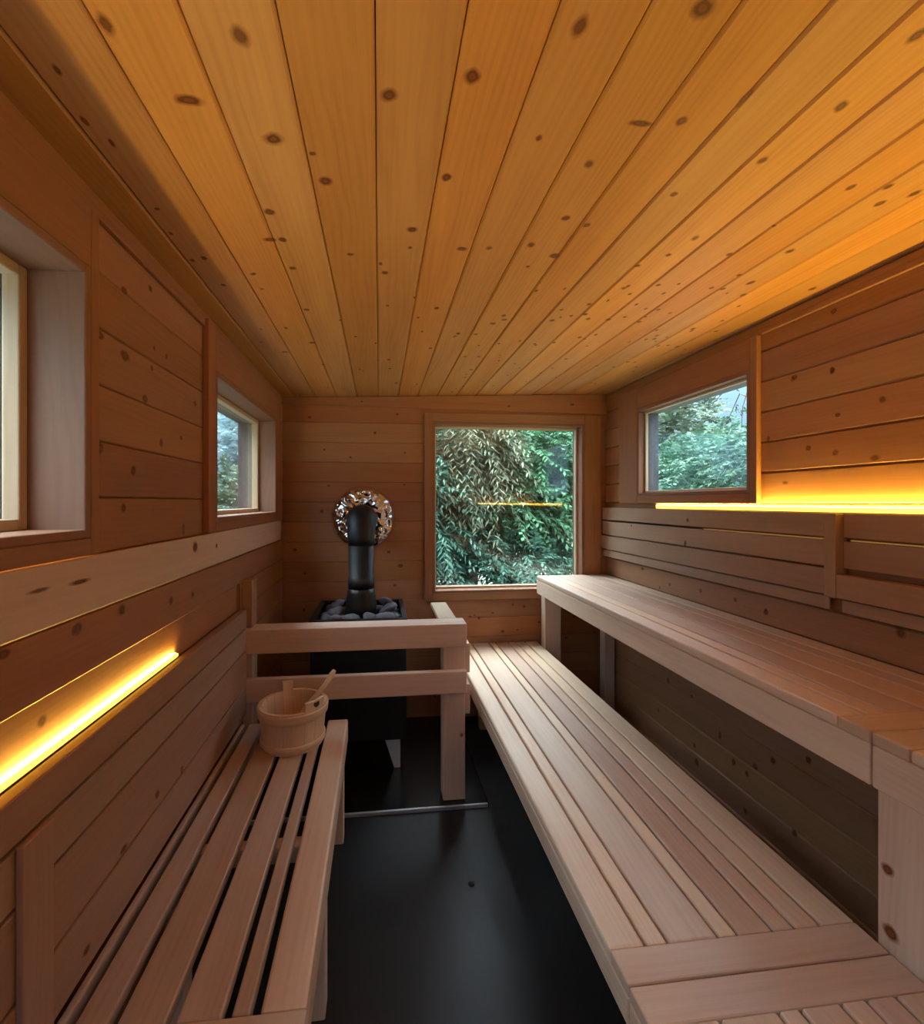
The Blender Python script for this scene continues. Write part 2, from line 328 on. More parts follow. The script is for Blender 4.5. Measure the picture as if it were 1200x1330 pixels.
# ------------------------------------------------------------------ windows
def frame4(mb, P, o, i, d0, d1, bev=.003):
    """four boards between the outer rectangle o and the inner rectangle i, depth d0..d1 (negative = proud of the wall)"""
    def b(u0, u1, w0, w1, gw):
        a, c = P(u0, w0, d0), P(u1, w1, d1)
        lo = [min(a[k], c[k]) for k in range(3)]; hi = [max(a[k], c[k]) for k in range(3)]
        ax = 0 if abs(P(1, 0, 0)[0] - P(0, 0, 0)[0]) > .5 else 1
        mb.bar(lo, hi, 2 if gw else ax, bev)
    b(o[0], i[0], o[2], o[3], True); b(i[1], o[1], o[2], o[3], True)
    b(i[0], i[1], o[2], i[2], False); b(i[0], i[1], i[3], o[3], False)
def window(n, P, op, trim, depth, sash, outer=.18, st=.028):
    """trim = outer rectangle of the boards round the opening"""
    root = empty('window_%d' % n, tuple(P((op[0] + op[1]) / 2, op[2], .05)), kind='structure')
    mb = MB(); frame4(mb, P, trim, op, -.022, 0); mb.build('window_trim', M_trim, root)
    j = .018; ji = (op[0] + j, op[1] - j, op[2] + j, op[3] - j)
    mb = MB(); frame4(mb, P, op, ji, -.0215, depth); mb.build('window_jamb', M_jamb, root)
    si = (ji[0] + sash, ji[1] - sash, ji[2] + sash, ji[3] - sash)
    mb = MB(); frame4(mb, P, ji, si, depth - st, depth + .004); mb.build('window_sash', M_pale, root)
    mb = MB(); frame4(mb, P, op, (si[0] - .001, si[1] + .001, si[2] - .001, si[3] + .001), depth + .0045, outer); mb.build('exterior_frame', M_ext, root)
    mb = MB(); g = (si[0] - .0005, si[1] + .0005, si[2] - .0005, si[3] + .0005)
    for d in (depth - .002, depth + .012):
        a, c = P(g[0], g[2], d), P(g[1], g[3], d + .004)
        mb.bar([min(a[k], c[k]) for k in range(3)], [max(a[k], c[k]) for k in range(3)], 2, 0)
    mb.build('window_pane', M_glass, root)
    return root
window(1, PL, W1, (-.02, 1.040, 1.302, 2.008), .112, .022)
window(2, PL, W2, (1.668, 2.86, 1.302, 2.044), .100, .020)
window(3, PR, WR, (1.71, 2.79, 1.402, 2.085), .030, .012, .10, .014)
window(4, PB, WB, (.293, 1.497, .768, 1.992), .075, .014, .10)
# glazed door and side light behind the camera
root = empty('door_1', (0.1, YF, 0), kind='structure')
mb = MB(); frame4(mb, PF, (DF[0] - .07, DF[1] + .07, 0.001, DF[3] + .07), (DF[0], DF[1], .002, DF[3]), -.02, 0); mb.build('door_trim', M_trim, root)
mb = MB(); frame4(mb, PF, DF, (DF[0] + .16, DF[1] - .16, 1.02, DF[3] - .16), .03, .07); mb.build('door_frame', M_trim, root)
mb = MB(); a, c = PF(DF[0] + .155, 1.015, .046), PF(DF[1] - .155, DF[3] - .155, .052); mb.bar((a[0], c[1], a[2]), (c[0], a[1], c[2]), 2, 0); mb.build('door_pane', M_glass, root)
# ------------------------------------------------------------------ wall boards, backrests and light strips
mb = MB(); mb.bar((XL + .0095, YF + .001, 1.187), (XL + .024, 2.83, 1.3003), 1, .003, tint=(.72, .5, .3, 1))
for k in hit('L', [(243, 713, .02, .02), (272, 711, .01, .01), (86, 760, .04, .006), (30, 772, .03, .005)]): mb.knot((XL + .024, k[0], k[1] + .006), (0, 1, 0), (0, 0, 1), (1, 0, 0), k[2], k[3])
tag(mb.build('trim_4', [M_rail, M_knot]), kind='structure')
# backrest along the left bench
root = empty('backrest_panel', (XL, .7, .5), 'pine slat backrest above the single low bench, opposite the two-tier benches', 'backrest')
for z0, z1 in ((.864, .9405), (.766, .857), (.615, .759), (.486, .608)):
    mb = MB(); mb.bar((-.602 if z1 > .9 else -.592, YF + .02, z0), (-.573, 2.095, z1), 1, .003)
    ks = [k for k in hit('L', [(236, 1000, .012, .014), (204, 1032, .014, .012), (160, 1103, .018, .01), (112, 1234, .014, .01), (40, 1280, .018, .012), (88, 1315, .016, .01), (5, 1200, .02, .012)])]
    for k in ks:
        z = 1.41 - (1.41 - k[1]) * .573 / .603; y = k[0] * .573 / .603
        if z0 + .01 < z < z1 - .01: mb.knot((-.573, y, z), (0, 1, 0), (0, 0, 1), (1, 0, 0), k[2], k[3])
    mb.build('slat', [M_back, M_knot], root)
for y0, y1, z0, z1, x1 in ((2.134, 2.215, .8500, 1.062, -.560), (.80, .872, .5, .862, -.560)):
    mb = MB(); mb.bar((-.6025 if y0 > 2 else -.5725, y0 + .0005, z0), (x1, y1, z1), 2, .003); mb.build('stile', M_back, root)
# backrest along the upper bench
root = empty('backrest_panel', (XR, 1.4, .95), 'dark pine slat backrest over the upper bench, under the long glowing strip', 'backrest')
for z0, z1, fx in ((1.292, 1.372, 1.506), (1.192, 1.281, 1.508), (1.098, 1.186, 1.500), (1.046, 1.092, 1.512)):
    mb = MB(); mb.bar((fx, 1.3995, z0), (1.521, 2.985, z1), 1, .003)
    for k in hit('R', [(893, 675, .012, .01), (890, 705, .012, .018), (820, 682, .01, .01)]):
        if z0 + .008 < k[1] < z1 - .008: mb.knot((fx, k[0] * fx / XR, k[1]), (0, 1, 0), (0, 0, 1), (-1, 0, 0), k[2], k[3])
    mb.build('slat', [M_back, M_knot], root)
for z0, z1, fx in ((1.292, 1.372, 1.518), (1.192, 1.281, 1.518), (1.095, 1.172, 1.490), (1.046, 1.088, 1.512)):
    mb = MB(); mb.bar((fx, YF + .02, z0), (1.530, 1.3575, z1), 1, .003); mb.build('slat', M_back, root)
mb = MB(); mb.bar((1.490, 1.358, 1.092), (1.535, 1.399, 1.372), 2, .003); mb.build('stile', M_back, root)
# amber light strips with aluminium-backed diffusers, plus glowing bars added in the slat gap
def faint(lo, hi, label):  # dim glowing bar added to draw the light line in a slat gap
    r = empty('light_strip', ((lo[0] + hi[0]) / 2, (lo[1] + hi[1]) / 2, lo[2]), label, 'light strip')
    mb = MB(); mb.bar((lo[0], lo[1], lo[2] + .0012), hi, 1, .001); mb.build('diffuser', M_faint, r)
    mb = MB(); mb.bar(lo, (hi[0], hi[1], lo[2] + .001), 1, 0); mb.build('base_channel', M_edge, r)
faint((1.510, 1.402, 1.2815), (1.518, 2.005, 1.2865), 'faint amber glow line added in the slat gap between the backrest upright and the side window')
faint((1.5195, YF + .05, 1.2815), (1.5275, 1.335, 1.2865), 'faint amber glow line added in the slat gap on the camera side of the backrest upright')
def strip(lo, hi, label, tw=None):
    r = empty('light_strip', ((lo[0] + hi[0]) / 2, (lo[1] + hi[1]) / 2, lo[2]), label, 'light strip')
    mb = MB(); mb.bar((lo[0], lo[1], lo[2] + .002), hi, 1, .0015); mb.build('diffuser', M_led, r)
    mb = MB(); e_ = .0015; mb.bar((lo[0] + e_, lo[1] + e_, hi[2] + .0002), ((lo[0] + e_ + tw) if tw else (hi[0] - e_), hi[1] - e_, hi[2] + .0008), 1, 0); mb.build('led_tape', M_tape, r)
    mb = MB(); mb.bar(lo, (hi[0], hi[1], lo[2] + .0018), 1, 0); mb.build('base_channel', M_edge, r)
strip((-.6165, YF + .05, .941), (-.604, 1.478, .952), 'glowing amber light strip low on the wall above the single low bench', .0045)
strip((-.6015, YF + .05, 1.286), (-.594, 1.042, 1.2955), 'thin amber light strip tucked right under the sill of the window at the photo\'s edge')
strip((1.523, YF + .05, 1.374), (1.536, 2.400, 1.392), 'long glowing amber light strip on top of the backrest over the upper bench')
# ------------------------------------------------------------------ benches
def bench(label, x0, x1, y0, y1, top, cuts, gap, front, apron_h, legs, batten_ends, tones, right_open=True, th=.028, apron_all=True, fascia_tint=None, knots=()):
    root = empty('bench', ((x0 + x1) / 2, (y0 + y1) / 2, 0), label, 'bench', 'slatted cedar benches')
    ya = y0 + (.07 if 'n' in batten_ends else 0); yb = y1 - (.07 if 'f' in batten_ends else 0)
    edges = [x0] + list(cuts) + [x1]
    for i, (a, b) in enumerate(zip(edges, edges[1:])):
        mb = MB(); ga = gap / 2 if i else 0; gb = gap / 2 if i < len(edges) - 2 else 0
        outer = (i == 0 and front == 'l') or (i == len(edges) - 2 and front == 'r')
        tn = tones[i % len(tones)]
        mb.bar((a + ga, (y0 if False else ya) + .0006, top - th), (b - gb, yb - .0006, top), 1, .004 if not outer else .007, tint=(tn, R.uniform(.3, .7) if tn > .4 else R.uniform(.1, .3), R.random(), 1))
        mb.build('slat', [M_bench, M_knot], root)
    for y, side in ((y0, 'n'), (y1 - .07, 'f')):
        if side in batten_ends:
            mb = MB(); mb.bar((x0, y, top - th), (x1, y + .07, top), 0, .004, tint=(.34, .3, .6, 1)); mb.build('end_batten', M_bench, root)
    fx = (x0, x0 + .03) if front == 'l' else (x1 - .03, x1)
    mb = MB(); mb.bar((fx[0], y0, top - apron_h), (fx[1], y1, top - th - .0005), 1, .004, tint=fascia_tint or (.6, .5, .4, 1)); mb.build('front_rail', M_bench, root)
    rx = (x1 - .03, x1) if front == 'l' else (x0, x0 + .012)
    mb = MB(); mb.bar((rx[0], y0, top - apron_h), (rx[1], y1, top - th - .0005), 1, .004); mb.build('back_rail', M_bench, root)
    y = y0 + (.3 if front == 'l' or y1 > 2.5 else .52)
    while y < y1 - .2:
        mb = MB(); mb.bar((x0 + .031, y, top - .075), (x1 - .031, y + .04, top - th - .0005), 0, .003); mb.build('cross_bar', M_bench, root); y += .55
    for l in legs:
        mb = MB(); mb.bar(l[:3], l[3:6], 2, .004, tint=(.62, .5, .3, 1))
        if len(l) > 6:
            for (yy, zz, ra) in l[6]: mb.knot((l[0], yy, zz), (0, 1, 0), (0, 0, 1), (-1, 0, 0), ra, ra * 1.1)
        mb.build('leg', [M_bench, M_knot], root)
    return root
LC = (.559, .608, .723, .768, .851, .904, .966)
lt = (.80, .86, .55, .80, .30, .42, .62, .55)
bench('low slatted bench below the upper bench, running from the far window wall to the seam', .477, 1.048, .842, 2.992, .48, LC, .007, 'l', .085,
      [(.60, 1.0, 0, .66, 1.06, .39), (.62, 2.8, 0, .68, 2.86, .39), (.96, 1.0, 0, 1.015, 1.06, .39), (.96, 2.7, 0, 1.015, 2.76, .39)], 'n', lt)
bench('low slatted bench section nearest the camera, beyond the seam between two end battens', .477, 1.048, YF + .03, .838, .48, LC, .007, 'l', .085,
      [(.51, .6, 0, .57, .66, .39), (.51, -.8, 0, .57, -.74, .39), (.96, .6, 0, 1.015, .66, .39), (.96, -.8, 0, 1.015, -.74, .39)], 'f', (.75, .5, .45, .7, .5, .62, .4, .5))
UC = (1.125, 1.18, 1.285, 1.39, 1.455)
ut = (.62, .60, .20, .34, .28, .45)
bench('upper slatted bench with a deep front board, ending at the far picture window', 1.045, 1.534, .878, 2.985, .92, UC, .005, 'l', .118,
      [(1.058, 2.86, 0, 1.165, 2.93, .80), (1.46, 2.86, 0, 1.53, 2.93, .80)], 'n', ut, fascia_tint=(.72, .5, .15, 1))
bench('near section of the upper slatted bench, held up by the square knotty post', 1.045, 1.534, YF + .03, .874, .92, UC, .005, 'l', .118,
      [(1.056, .782, 0, 1.146, .872, .80, [(.851, .642, .013), (.845, .515, .017)]), (1.46, .782, 0, 1.53, .872, .80), (1.058, -.85, 0, 1.146, -.76, .80)], 'f', (.66, .6, .4, .3, .3, .4), fascia_tint=(.66, .5, .15, 1))
KC = (-.5475, -.473, -.370, -.274, -.224)
kt = (.06, .12, .10, .24, .12, .6)
bench('single low slatted bench carrying the wooden bucket, opposite the two-tier benches', -.572, -.131, .80, 2.012, .48, KC, .018, 'r', .09,
      [(-.20, 1.28, 0, -.145, 1.34, .385), (-.36, .86, 0, -.305, .92, .385), (-.56, 1.28, 0, -.51, 1.34, .385), (-.20, 1.93, 0, -.145, 1.99, .385)], 'n', kt)
# ------------------------------------------------------------------ hearth, stove, guard rail
root = empty('hearth_slab', (0, 2.5, 0), 'glossy black hearth slab under the stove with a pale metal front edge', 'hearth')
mb = MB(); mb.bar((XL + .001, 2.100, .0005), (.50, 2.986, .016), 0, .001); mb.build('slab', M_hearth, root)
mb = MB(); mb.bar((XL + .001, 2.088, .0005), (.50, 2.0995, .018), 0, .002); mb.build('edging', M_edge, root)
mb = MB(); mb.bar((.5005, 2.088, .0005), (.504, 2.986, .018), 1, .001); mb.build('edging', M_hearth, root)
H0 = .0165
root = empty('sauna_stove', (-.1, 2.58, H0), 'black box sauna stove on the hearth behind the guard rail', 'stove')
X0, X1, Y0, Y1, ZB, ZT = -.34, .14, 2.345, 2.82, .205, .82
mb = MB(); mb.bar((X0, Y0, ZB), (X1, Y1, .75), 2, .004); mb.build('body', M_black, root)
mb = MB()
for lo, hi in (((X0, Y0, .7505), (X1, Y0 + .012, ZT - .012)), ((X0, Y1 - .012, .7505), (X1, Y1, ZT - .012)), ((X0, Y0 + .0125, .7505), (X0 + .012, Y1 - .0125, ZT - .012)), ((X1 - .012, Y0 + .0125, .7505), (X1, Y1 - .0125, ZT - .012))): mb.bar(lo, hi, 2, .002)
mb.build('stone_basket', M_black, root)
mb = MB()
for lo, hi in (((X0 - .005, Y0 - .005, ZT - .0115), (X1 + .005, Y0 + .022, ZT)), ((X0 - .005, Y1 - .022, ZT - .0115), (X1 + .005, Y1 + .005, ZT)), ((X0 - .005, Y0 + .0225, ZT - .0115), (X0 + .022, Y1 - .0225, ZT)), ((X1 - .022, Y0 + .0225, ZT - .0115), (X1 + .005, Y1 - .0225, ZT))): mb.bar(lo, hi, 0, .003)
mb.build('rim', M_pipe, root)
def legmesh(x, y, flip):
    mb = MB(); s = -1 if flip else 1; t = .006
    prof = [(x, ZB - .0005), (x - s * .092, ZB - .0005), (x - s * .032, H0 + .0005), (x, H0 + .0005)]
    f = [Vector((a, y, b)) for a, b in prof]; bk = [p + Vector((0, t, 0)) for p in f]
    mb.face(f); mb.face(bk[::-1])
    for i in range(4): j = (i + 1) % 4; mb.face([f[i], f[j], bk[j], bk[i]])
    return mb
o = legmesh(.112, 2.43, False).build('leg', M_leg, root); o['label'] = 'tapered steel leg plate, coloured pale for the light it reflects'
legmesh(-.31, 2.43, True).build('leg', M_black, root); legmesh(.112, 2.76, False).build('leg', M_black, root); legmesh(-.31, 2.76, True).build('leg', M_black, root)
# stones
def stone_mesh(seed, r):
    bm = bmesh.new(); bmesh.ops.create_icosphere(bm, subdivisions=3, radius=1); off = Vector((seed * 3.1, seed * 1.7, 5))
    for v in bm.verts:
        p = v.co.copy(); d = 1 + .42 * mnoise.noise(p * .9 + off) + .12 * mnoise.noise(p * 2.6 + off)
        v.co = Vector((p.x * 1.2, p.y * .9, p.z * .66)) * d * r
    for f in bm.faces: f.smooth = True
    me = bpy.data.meshes.new('sauna_stone'); bm.to_mesh(me); bm.free(); me.materials.append(M_stone); return me
sm = [stone_mesh(i, .038) for i in range(5)]
k = 0
for layer, nx, ny, z in ((1, 5, 5, .778), (2, 4, 3, .812)):
    for i in range(nx):
        for j in range(ny):
            x = X0 + .06 + (X1 - X0 - .12) * i / (nx - 1) + R.uniform(-.014, .014); y = Y0 + .06 + (Y1 - Y0 - .12) * j / (ny - 1) + R.uniform(-.014, .014)
            if math.hypot(x + .1, y - 2.61) < .115: continue
            if layer == 2: x = x * .75 - .02; 
            if layer == 2 and math.hypot(x + .1, y - 2.61) < .125: continue
            o = bpy.data.objects.new('sauna_stone', sm[k % 5]); C.objects.link(o); k += 1
            o.location = (x, y, z + R.uniform(-.004, .004)); o.rotation_euler = (R.uniform(-.3, .3), R.uniform(-.3, .3), R.uniform(0, 6.28)); sc = R.uniform(.85, 1.12); o.scale = (sc, sc, sc)
            tag(o, 'rough grey stone heaped in the open top of the black stove', 'stone', 'stones in the top of the stove')
# stove pipe
root = empty('stove_pipe', (-.1, 2.61, .7), 'black stove pipe bending back into the wall above the stove', 'stove pipe')
px, py = -.098, 2.61
mb = MB(); mb.tube([(px, py, .7505), (px, py, .83), (px, py, .862), (px, py, .905), (px, py, .93)], [.089, .087, .084, .077, .074], 32); mb.build('flue_collar', M_black, root)
mb = MB(); mb.tube([(px, py, .93), (px, py, .995), (px, py, .996), (px, py, 1.17)], [.073, .073, .070, .070], 32); mb.build('pipe', M_pipe, root)
mb = MB(); pts = [(px, py, 1.17), (px, py, 1.205)]; rr = [.0715, .073]
for i in range(1, 9):
    a = PI / 2 * i / 8; pts.append((px, py + .1 * (1 - math.cos(a)), 1.205 + .1 * math.sin(a))); rr.append(.073 + .017 * i / 8)
pts.append((px, py + .14, 1.305)); rr.append(.090)
mb.tube(pts, rr, 32); mb.build('elbow', M_pipe, root)
mb = MB(); mb.tube([(px, py + .14, 1.305), (px, py + .145, 1.305), (px, 2.996, 1.305)], [.090, .090, .082], 32); mb.build('wall_sleeve', M_pipe, root)
# crinkled chrome collar on the wall
bm = bmesh.new(); nr, na = 16, 96; vv = []
cx, cz = -.098, 1.308
for i in range(nr + 1):
    f = i / nr; r = .086 + .118 * f
    for a in range(na):
        an = 2 * PI * a / na; p = Vector((math.cos(an), math.sin(an), 0))
        h = .052 * math.sqrt(max(0, 1 - f * f)) + .003
        n1 = mnoise.noise(Vector((p.x * r * 20, p.y * r * 20, 3))); n2 = mnoise.noise(Vector((p.x * r * 48, p.y * r * 48, 9)))
        h += (.042 * abs(n1) + .016 * n2) * math.sin(PI * max(.05, min(.98, f)))
        rj = r * (1 + .035 * mnoise.noise(Vector((p.x * 3, p.y * 3, 1))) * f)
        vv.append(bm.verts.new((cx + p.x * rj, YB - .004 - max(0, h), cz + p.y * rj)))
for i in range(nr):
    for a in range(na): b = (a + 1) % na; bm.faces.new((vv[i * na + a], vv[i * na + b], vv[(i + 1) * na + b], vv[(i + 1) * na + a])).smooth = True
bmesh.ops.recalc_face_normals(bm, faces=list(bm.faces))
me = bpy.data.meshes.new('pipe_collar'); bm.to_mesh(me); bm.free(); me.materials.append(M_chrome)
o = bpy.data.objects.new('pipe_collar', me); C.objects.link(o); tag(o, 'crinkled shiny metal collar round the stove pipe on the far wall', 'pipe collar')
# guard rail
root = empty('guard_rail', (.35, 2.14, H0), 'wooden two-board guard rail with a square corner post in front of the stove', 'guard rail')
mb = MB(); mb.bar((.298, 2.132, H0 + .0005), (.402, 2.222, .829), 2, .004, tint=(.6, .5, .3, 1)); mb.knot((.385, 2.132, .32), (1, 0, 0), (0, 0, 1), (0, -1, 0), .012, .013); mb.build('corner_post', [M_rail, M_knot], root)
mb = MB(); mb.bar((XL + .001, 2.134, H0 + .0005), (-.558, 2.215, .829), 2, .004); mb.build('wall_post', M_rail, root)
mb = MB(); mb.bar((XL + .001, 2.098, .742), (.404, 2.1315, .849), 0, .004, tint=(.45, .5, .6, 1)); mb.build('top_rail', M_rail, root)
mb = MB(); mb.bar((XL + .001, 2.098, .527), (.404, 2.1315, .631), 0, .004, tint=(.42, .4, .6, 1)); mb.build('lower_rail', M_rail, root)
mb = MB(); mb.bar((XL + .001, 2.132, .8295), (.404, 2.2045, .849), 0, .003, tint=(.6, .5, .4, 1)); mb.build('cap_board', M_rail, root)
mb = MB(); mb.bar((.285, 2.205, .8295), (.372, 2.56, .850), 1, .003, tint=(.7, .5, .2, 1)); mb.build('cap_board', M_pale, root)
for z0, z1 in ((.606, .743), (.412, .551)):
    mb = MB(); mb.bar((.4025, 2.145, z0), (.427, 2.985, z1), 1, .003); mb.build('side_rail', M_rail, root)
# small round spot on the floor
mb = MB(); mb.tube([(.339, 1.678, .0003), (.339, 1.678, .003), (.339, 1.678, .0045)], [.012, .0115, .008], 20)
tag(mb.build('floor_plug', plain('black_rubber', lin(8, 8, 9), .7), None, (.339, 1.678, 0)), 'tiny round black plug in the dark floor between the benches', 'floor plug')
# ------------------------------------------------------------------ bucket and ladle
BX, BY, BZ = -.331, 1.845, .4805
root = empty('sauna_bucket', (BX, BY, BZ), 'round wooden stave bucket standing on the single low bench', 'bucket')
rb, rt, bh = .113, .128, .155
ns = 18
ears = {15: .034, 16: .034, 5: .036}
for i in range(ns):
    a0, a1 = 2 * PI * i / ns + .004, 2 * PI * (i + 1) / ns - .004
    mb = MB(); h = bh + ears.get(i, 0); tn = (R.random(), R.random(), R.random(), 1); vs = []; NN = 4
    for zz in (0, bh * .5, h):
        ro = rb + (rt - rb) * min(zz / bh, 1.3)
        for rad in (ro, ro - .013):
            for s_ in range(NN + 1):
                a = a0 + (a1 - a0) * s_ / NN; vs.append(Vector((BX + rad * math.cos(a), BY + rad * math.sin(a), BZ + zz)))
    W = NN + 1; L = 2 * W; fs = []
    for l in range(2):
        for s_ in range(NN):
            o_ = l * L + s_; fs.append((o_, o_ + 1, o_ + L + 1, o_ + L)); i_ = o_ + W; fs.append((i_ + 1, i_, i_ + L, i_ + L + 1))
        fs.append((l * L, l * L + L, l * L + L + W, l * L + W)); fs.append((l * L + NN, l * L + W + NN, l * L + L + W + NN, l * L + L + NN))
    for s_ in range(NN): fs.append((2 * L + s_, 2 * L + s_ + 1, 2 * L + W + s_ + 1, 2 * L + W + s_)); fs.append((s_ + 1, s_, W + s_, W + s_ + 1))
    mb.mesh_faces(vs, fs, lambda f: [(vs[q].z + i * 1.3, (vs[q].x + vs[q].y)) for q in f], tn)
    if i == 15:   # dark finger hole in the raised staves
        am = a1 + .004; rad = rb + (rt - rb) * 1.12
        for sgn in (1, -1):
            c = Vector((BX + (rad + (.0012 if sgn > 0 else -.0142)) * math.cos(am), BY + (rad + (.0012 if sgn > 0 else -.0142)) * math.sin(am), BZ + bh + .022))
            n_ = Vector((math.cos(am), math.sin(am), .09)).normalized(); t_ = Vector((-math.sin(am), math.cos(am), 0)); b_ = n_.cross(t_)
            mb.mesh_faces([c + t_ * math.cos(2 * PI * k / 16) * .014 + b_ * math.sin(2 * PI * k / 16) * .012 for k in range(16)], [tuple(range(16))], lambda f: [(0, 0)] * 16, tn, 1)
    mb.build('stave', [M_pail, M_core], root)
mb = MB(); mb.tube([(BX, BY, BZ + .012), (BX, BY, BZ + .02)], [rb - .014, rb - .014], 36); mb.build('bottom', M_pail, root)
def hoop(z0, z1, name):
    mb = MB(); vs = []; n = 60
    for z, o1 in ((z0, .0005), (z0, .006), (z0 + .003, .0075), (z1 - .003, .0075), (z1, .006), (z1, .0005)):
        r = rb + (rt - rb) * z / bh + o1
        for k in range(n): vs.append(Vector((BX + r * math.cos(2 * PI * k / n), BY + r * math.sin(2 * PI * k / n), BZ + z)))
    fs = [(i * n + k, i * n + (k + 1) % n, (i + 1) * n + (k + 1) % n, (i + 1) * n + k) for i in range(5) for k in range(n)]
    mb.mesh_faces(vs, fs, lambda f: [((i % n) * .012, vs[i].z) for i in f], (.55, .5, .4, 1), 0, True); mb.build(name, M_pail, root)
hoop(.118, .150, 'hoop'); hoop(.012, .034, 'hoop')
root = empty('ladle', (BX + .02, BY + .02, BZ + .06), 'wooden ladle leaning in the bucket with its handle over the rim', 'ladle')
mb = MB(); mb.tube([(BX + .005, BY - .005, BZ + .07), (BX + .06, BY + .03, BZ + .135), (BX + .112, BY + .065, BZ + .185), (BX + .140, BY + .085, BZ + .222), (BX + .150, BY + .09, BZ + .238)], [.009, .009, .0095, .012, .007], 14); mb.build('handle', M_pail, root)
mb = MB(); vs = []; n = 24
prof = [(.002, -.036), (.022, -.032), (.036, -.016), (.040, 0), (.036, 0), (.032, -.014), (.02, -.027), (.001, -.031)]
for r, z in prof:
    for k_ in range(n): vs.append(Vector((BX - .01 + r * math.cos(2 * PI * k_ / n), BY - .01 + r * math.sin(2 * PI * k_ / n), BZ + .075 + z)))
mb.mesh_faces(vs, [(i * n + k_, i * n + (k_ + 1) % n, (i + 1) * n + (k_ + 1) % n, (i + 1) * n + k_) for i in range(len(prof) - 1) for k_ in range(n)], lambda f: [(vs[i].x, vs[i].y) for i in f], (.4, .5, .5, 1), 0, True); mb.build('bowl', M_pail, root)
# ------------------------------------------------------------------ outside: ground, trees
GZ = -.55
mb = MB(); mb.face([(-40, -30, GZ), (40, -30, GZ), (40, 45, GZ), (-40, 45, GZ)]); tag(mb.build('ground', M_soil), kind='structure')
LM = {}
def leaf_material(k):
    cols = {'teal': ((24, 56, 48), (82, 124, 106)), 'green': ((24, 62, 42), (82, 130, 92)), 'grey': ((52, 62, 50), (122, 126, 98)), 'dark': ((16, 42, 36), (56, 96, 82)), 'hazy': ((104, 136, 140), (166, 192, 198)), 'bush': ((34, 66, 50), (82, 116, 94)), 'olive': ((62, 84, 72), (110, 130, 108)), 'sil': ((30, 40, 40), (60, 74, 70))}  # hazy leaves: the distance haze is mixed into their pale blue colour
    if k not in LM: LM[k] = leafmat('leaf_' + k, lin(*cols[k][0]), lin(*cols[k][1]))
    return LM[k]
def spray(mb, rr, p, d, L, nl, l, w, droop):
    d = d.normalized(); side = d.cross(Vector((0, 0, 1)));
    if side.length < .1: side = Vector((1, 0, 0))
    side.normalize(); up = side.cross(d).normalized(); base = rr.random() * .7
    for k in range(nl):
        f = (k + .6) / nl; c = p + d * L * f + Vector((0, 0, -droop * f * f * L)); sg = 1 if k % 2 else -1
        a = (d * rr.uniform(.5, 1.) + side * sg * rr.uniform(.5, 1.1) + up * rr.uniform(-.5, .3) + Vector((0, 0, -droop * .5))).normalized()
        ll = l * rr.uniform(.6, 1.15) * (1.15 - .5 * f); wv = a.cross(up + side * rr.uniform(-.6, .6)).normalized() * w * rr.uniform(.7, 1.2)
        m = c + a * ll * .45; e = c + a * ll + Vector((0, 0, -.18 * ll)); t = min(1, base + rr.random() * .3); tt = (t, t, t, 1)
        nrm = a.cross(wv).normalized() * w * .35
        mb.face([c, m + wv + nrm, e], None, tt); mb.face([c, e, m - wv + nrm], None, tt)
def tree(name, label, x, y, blobs, n, kind, L=.4, nl=14, l=.09, w=.014, droop=.5, out=.8, trunk=.07, seed=1, cat='tree', group=None):
    rr = random.Random(seed); root = empty(name, (x, y, GZ), label, cat, group)
    mb = MB(); tot = sum(b[3] * b[4] * b[5] for b in blobs)
    for b in blobs:
        c = Vector(b[:3]); k = int(n * b[3] * b[4] * b[5] / tot)
        for _ in range(k):
            v = Vector((rr.gauss(0, 1), rr.gauss(0, 1), rr.gauss(0, 1))).normalized() * rr.uniform(.35, 1) ** .6
            p = c + Vector((v.x * b[3], v.y * b[4], v.z * b[5]))
            spray(mb, rr, p, v * out + Vector((rr.uniform(-.5, .5), rr.uniform(-.5, .5), rr.uniform(-.4, .3))), L * rr.uniform(.6, 1.2), nl, l, w, droop)
    mb.build('foliage', leaf_material(kind), root)
    mb = MB(); top = max(b[2] for b in blobs)
    mb.tube([(x, y, GZ), (x + .04, y, GZ + (top - GZ) * .4), (x + rr.uniform(-.1, .1), y + .03, top)], [trunk, trunk * .75, trunk * .35], 12)
    for b in blobs:
        mb.tube([(x + .02, y, GZ + (b[2] - GZ) * .45), (x * .5 + b[0] * .5, y * .5 + b[1] * .5, b[2] - b[5] * .4), (b[0], b[1], b[2])], [trunk * .5, trunk * .32, trunk * .12], 8)
    mb.build('trunk', M_bark, root); return root
tree('conifer_tree', 'grey-green tree with drooping fronds outside the far picture window', .95, 5.2, [(.85, 5.0, 2.05, .55, .5, .55), (1.0, 4.9, 1.75, .42, .4, .5)], 950, 'grey', L=.42, nl=16, l=.13, w=.010, droop=.9, seed=3)
tree('conifer_tree', 'teal frond tree at the stove side of the far picture window', .35, 4.7, [(.45, 4.6, 1.25, .36, .35, .6), (.40, 4.7, .55, .4, .4, .4), (.3, 4.75, 1.85, .35, .35, .4)], 800, 'teal', L=.36, nl=14, l=.11, w=.012, droop=.4, seed=4)
tree('broadleaf_tree', 'bright green leafy tree filling the upper bench side of the far picture window', 2.1, 5.4, [(1.75, 5.2, 2.0, .6, .5, .55), (2.3, 5.3, 2.0, .5, .5, .6), (1.5, 4.9, 1.35, .45, .4, .42), (2.2, 5.2, 1.3, .55, .5, .5)], 1500, 'green', L=.34, nl=13, l=.10, w=.018, droop=.45, seed=5)
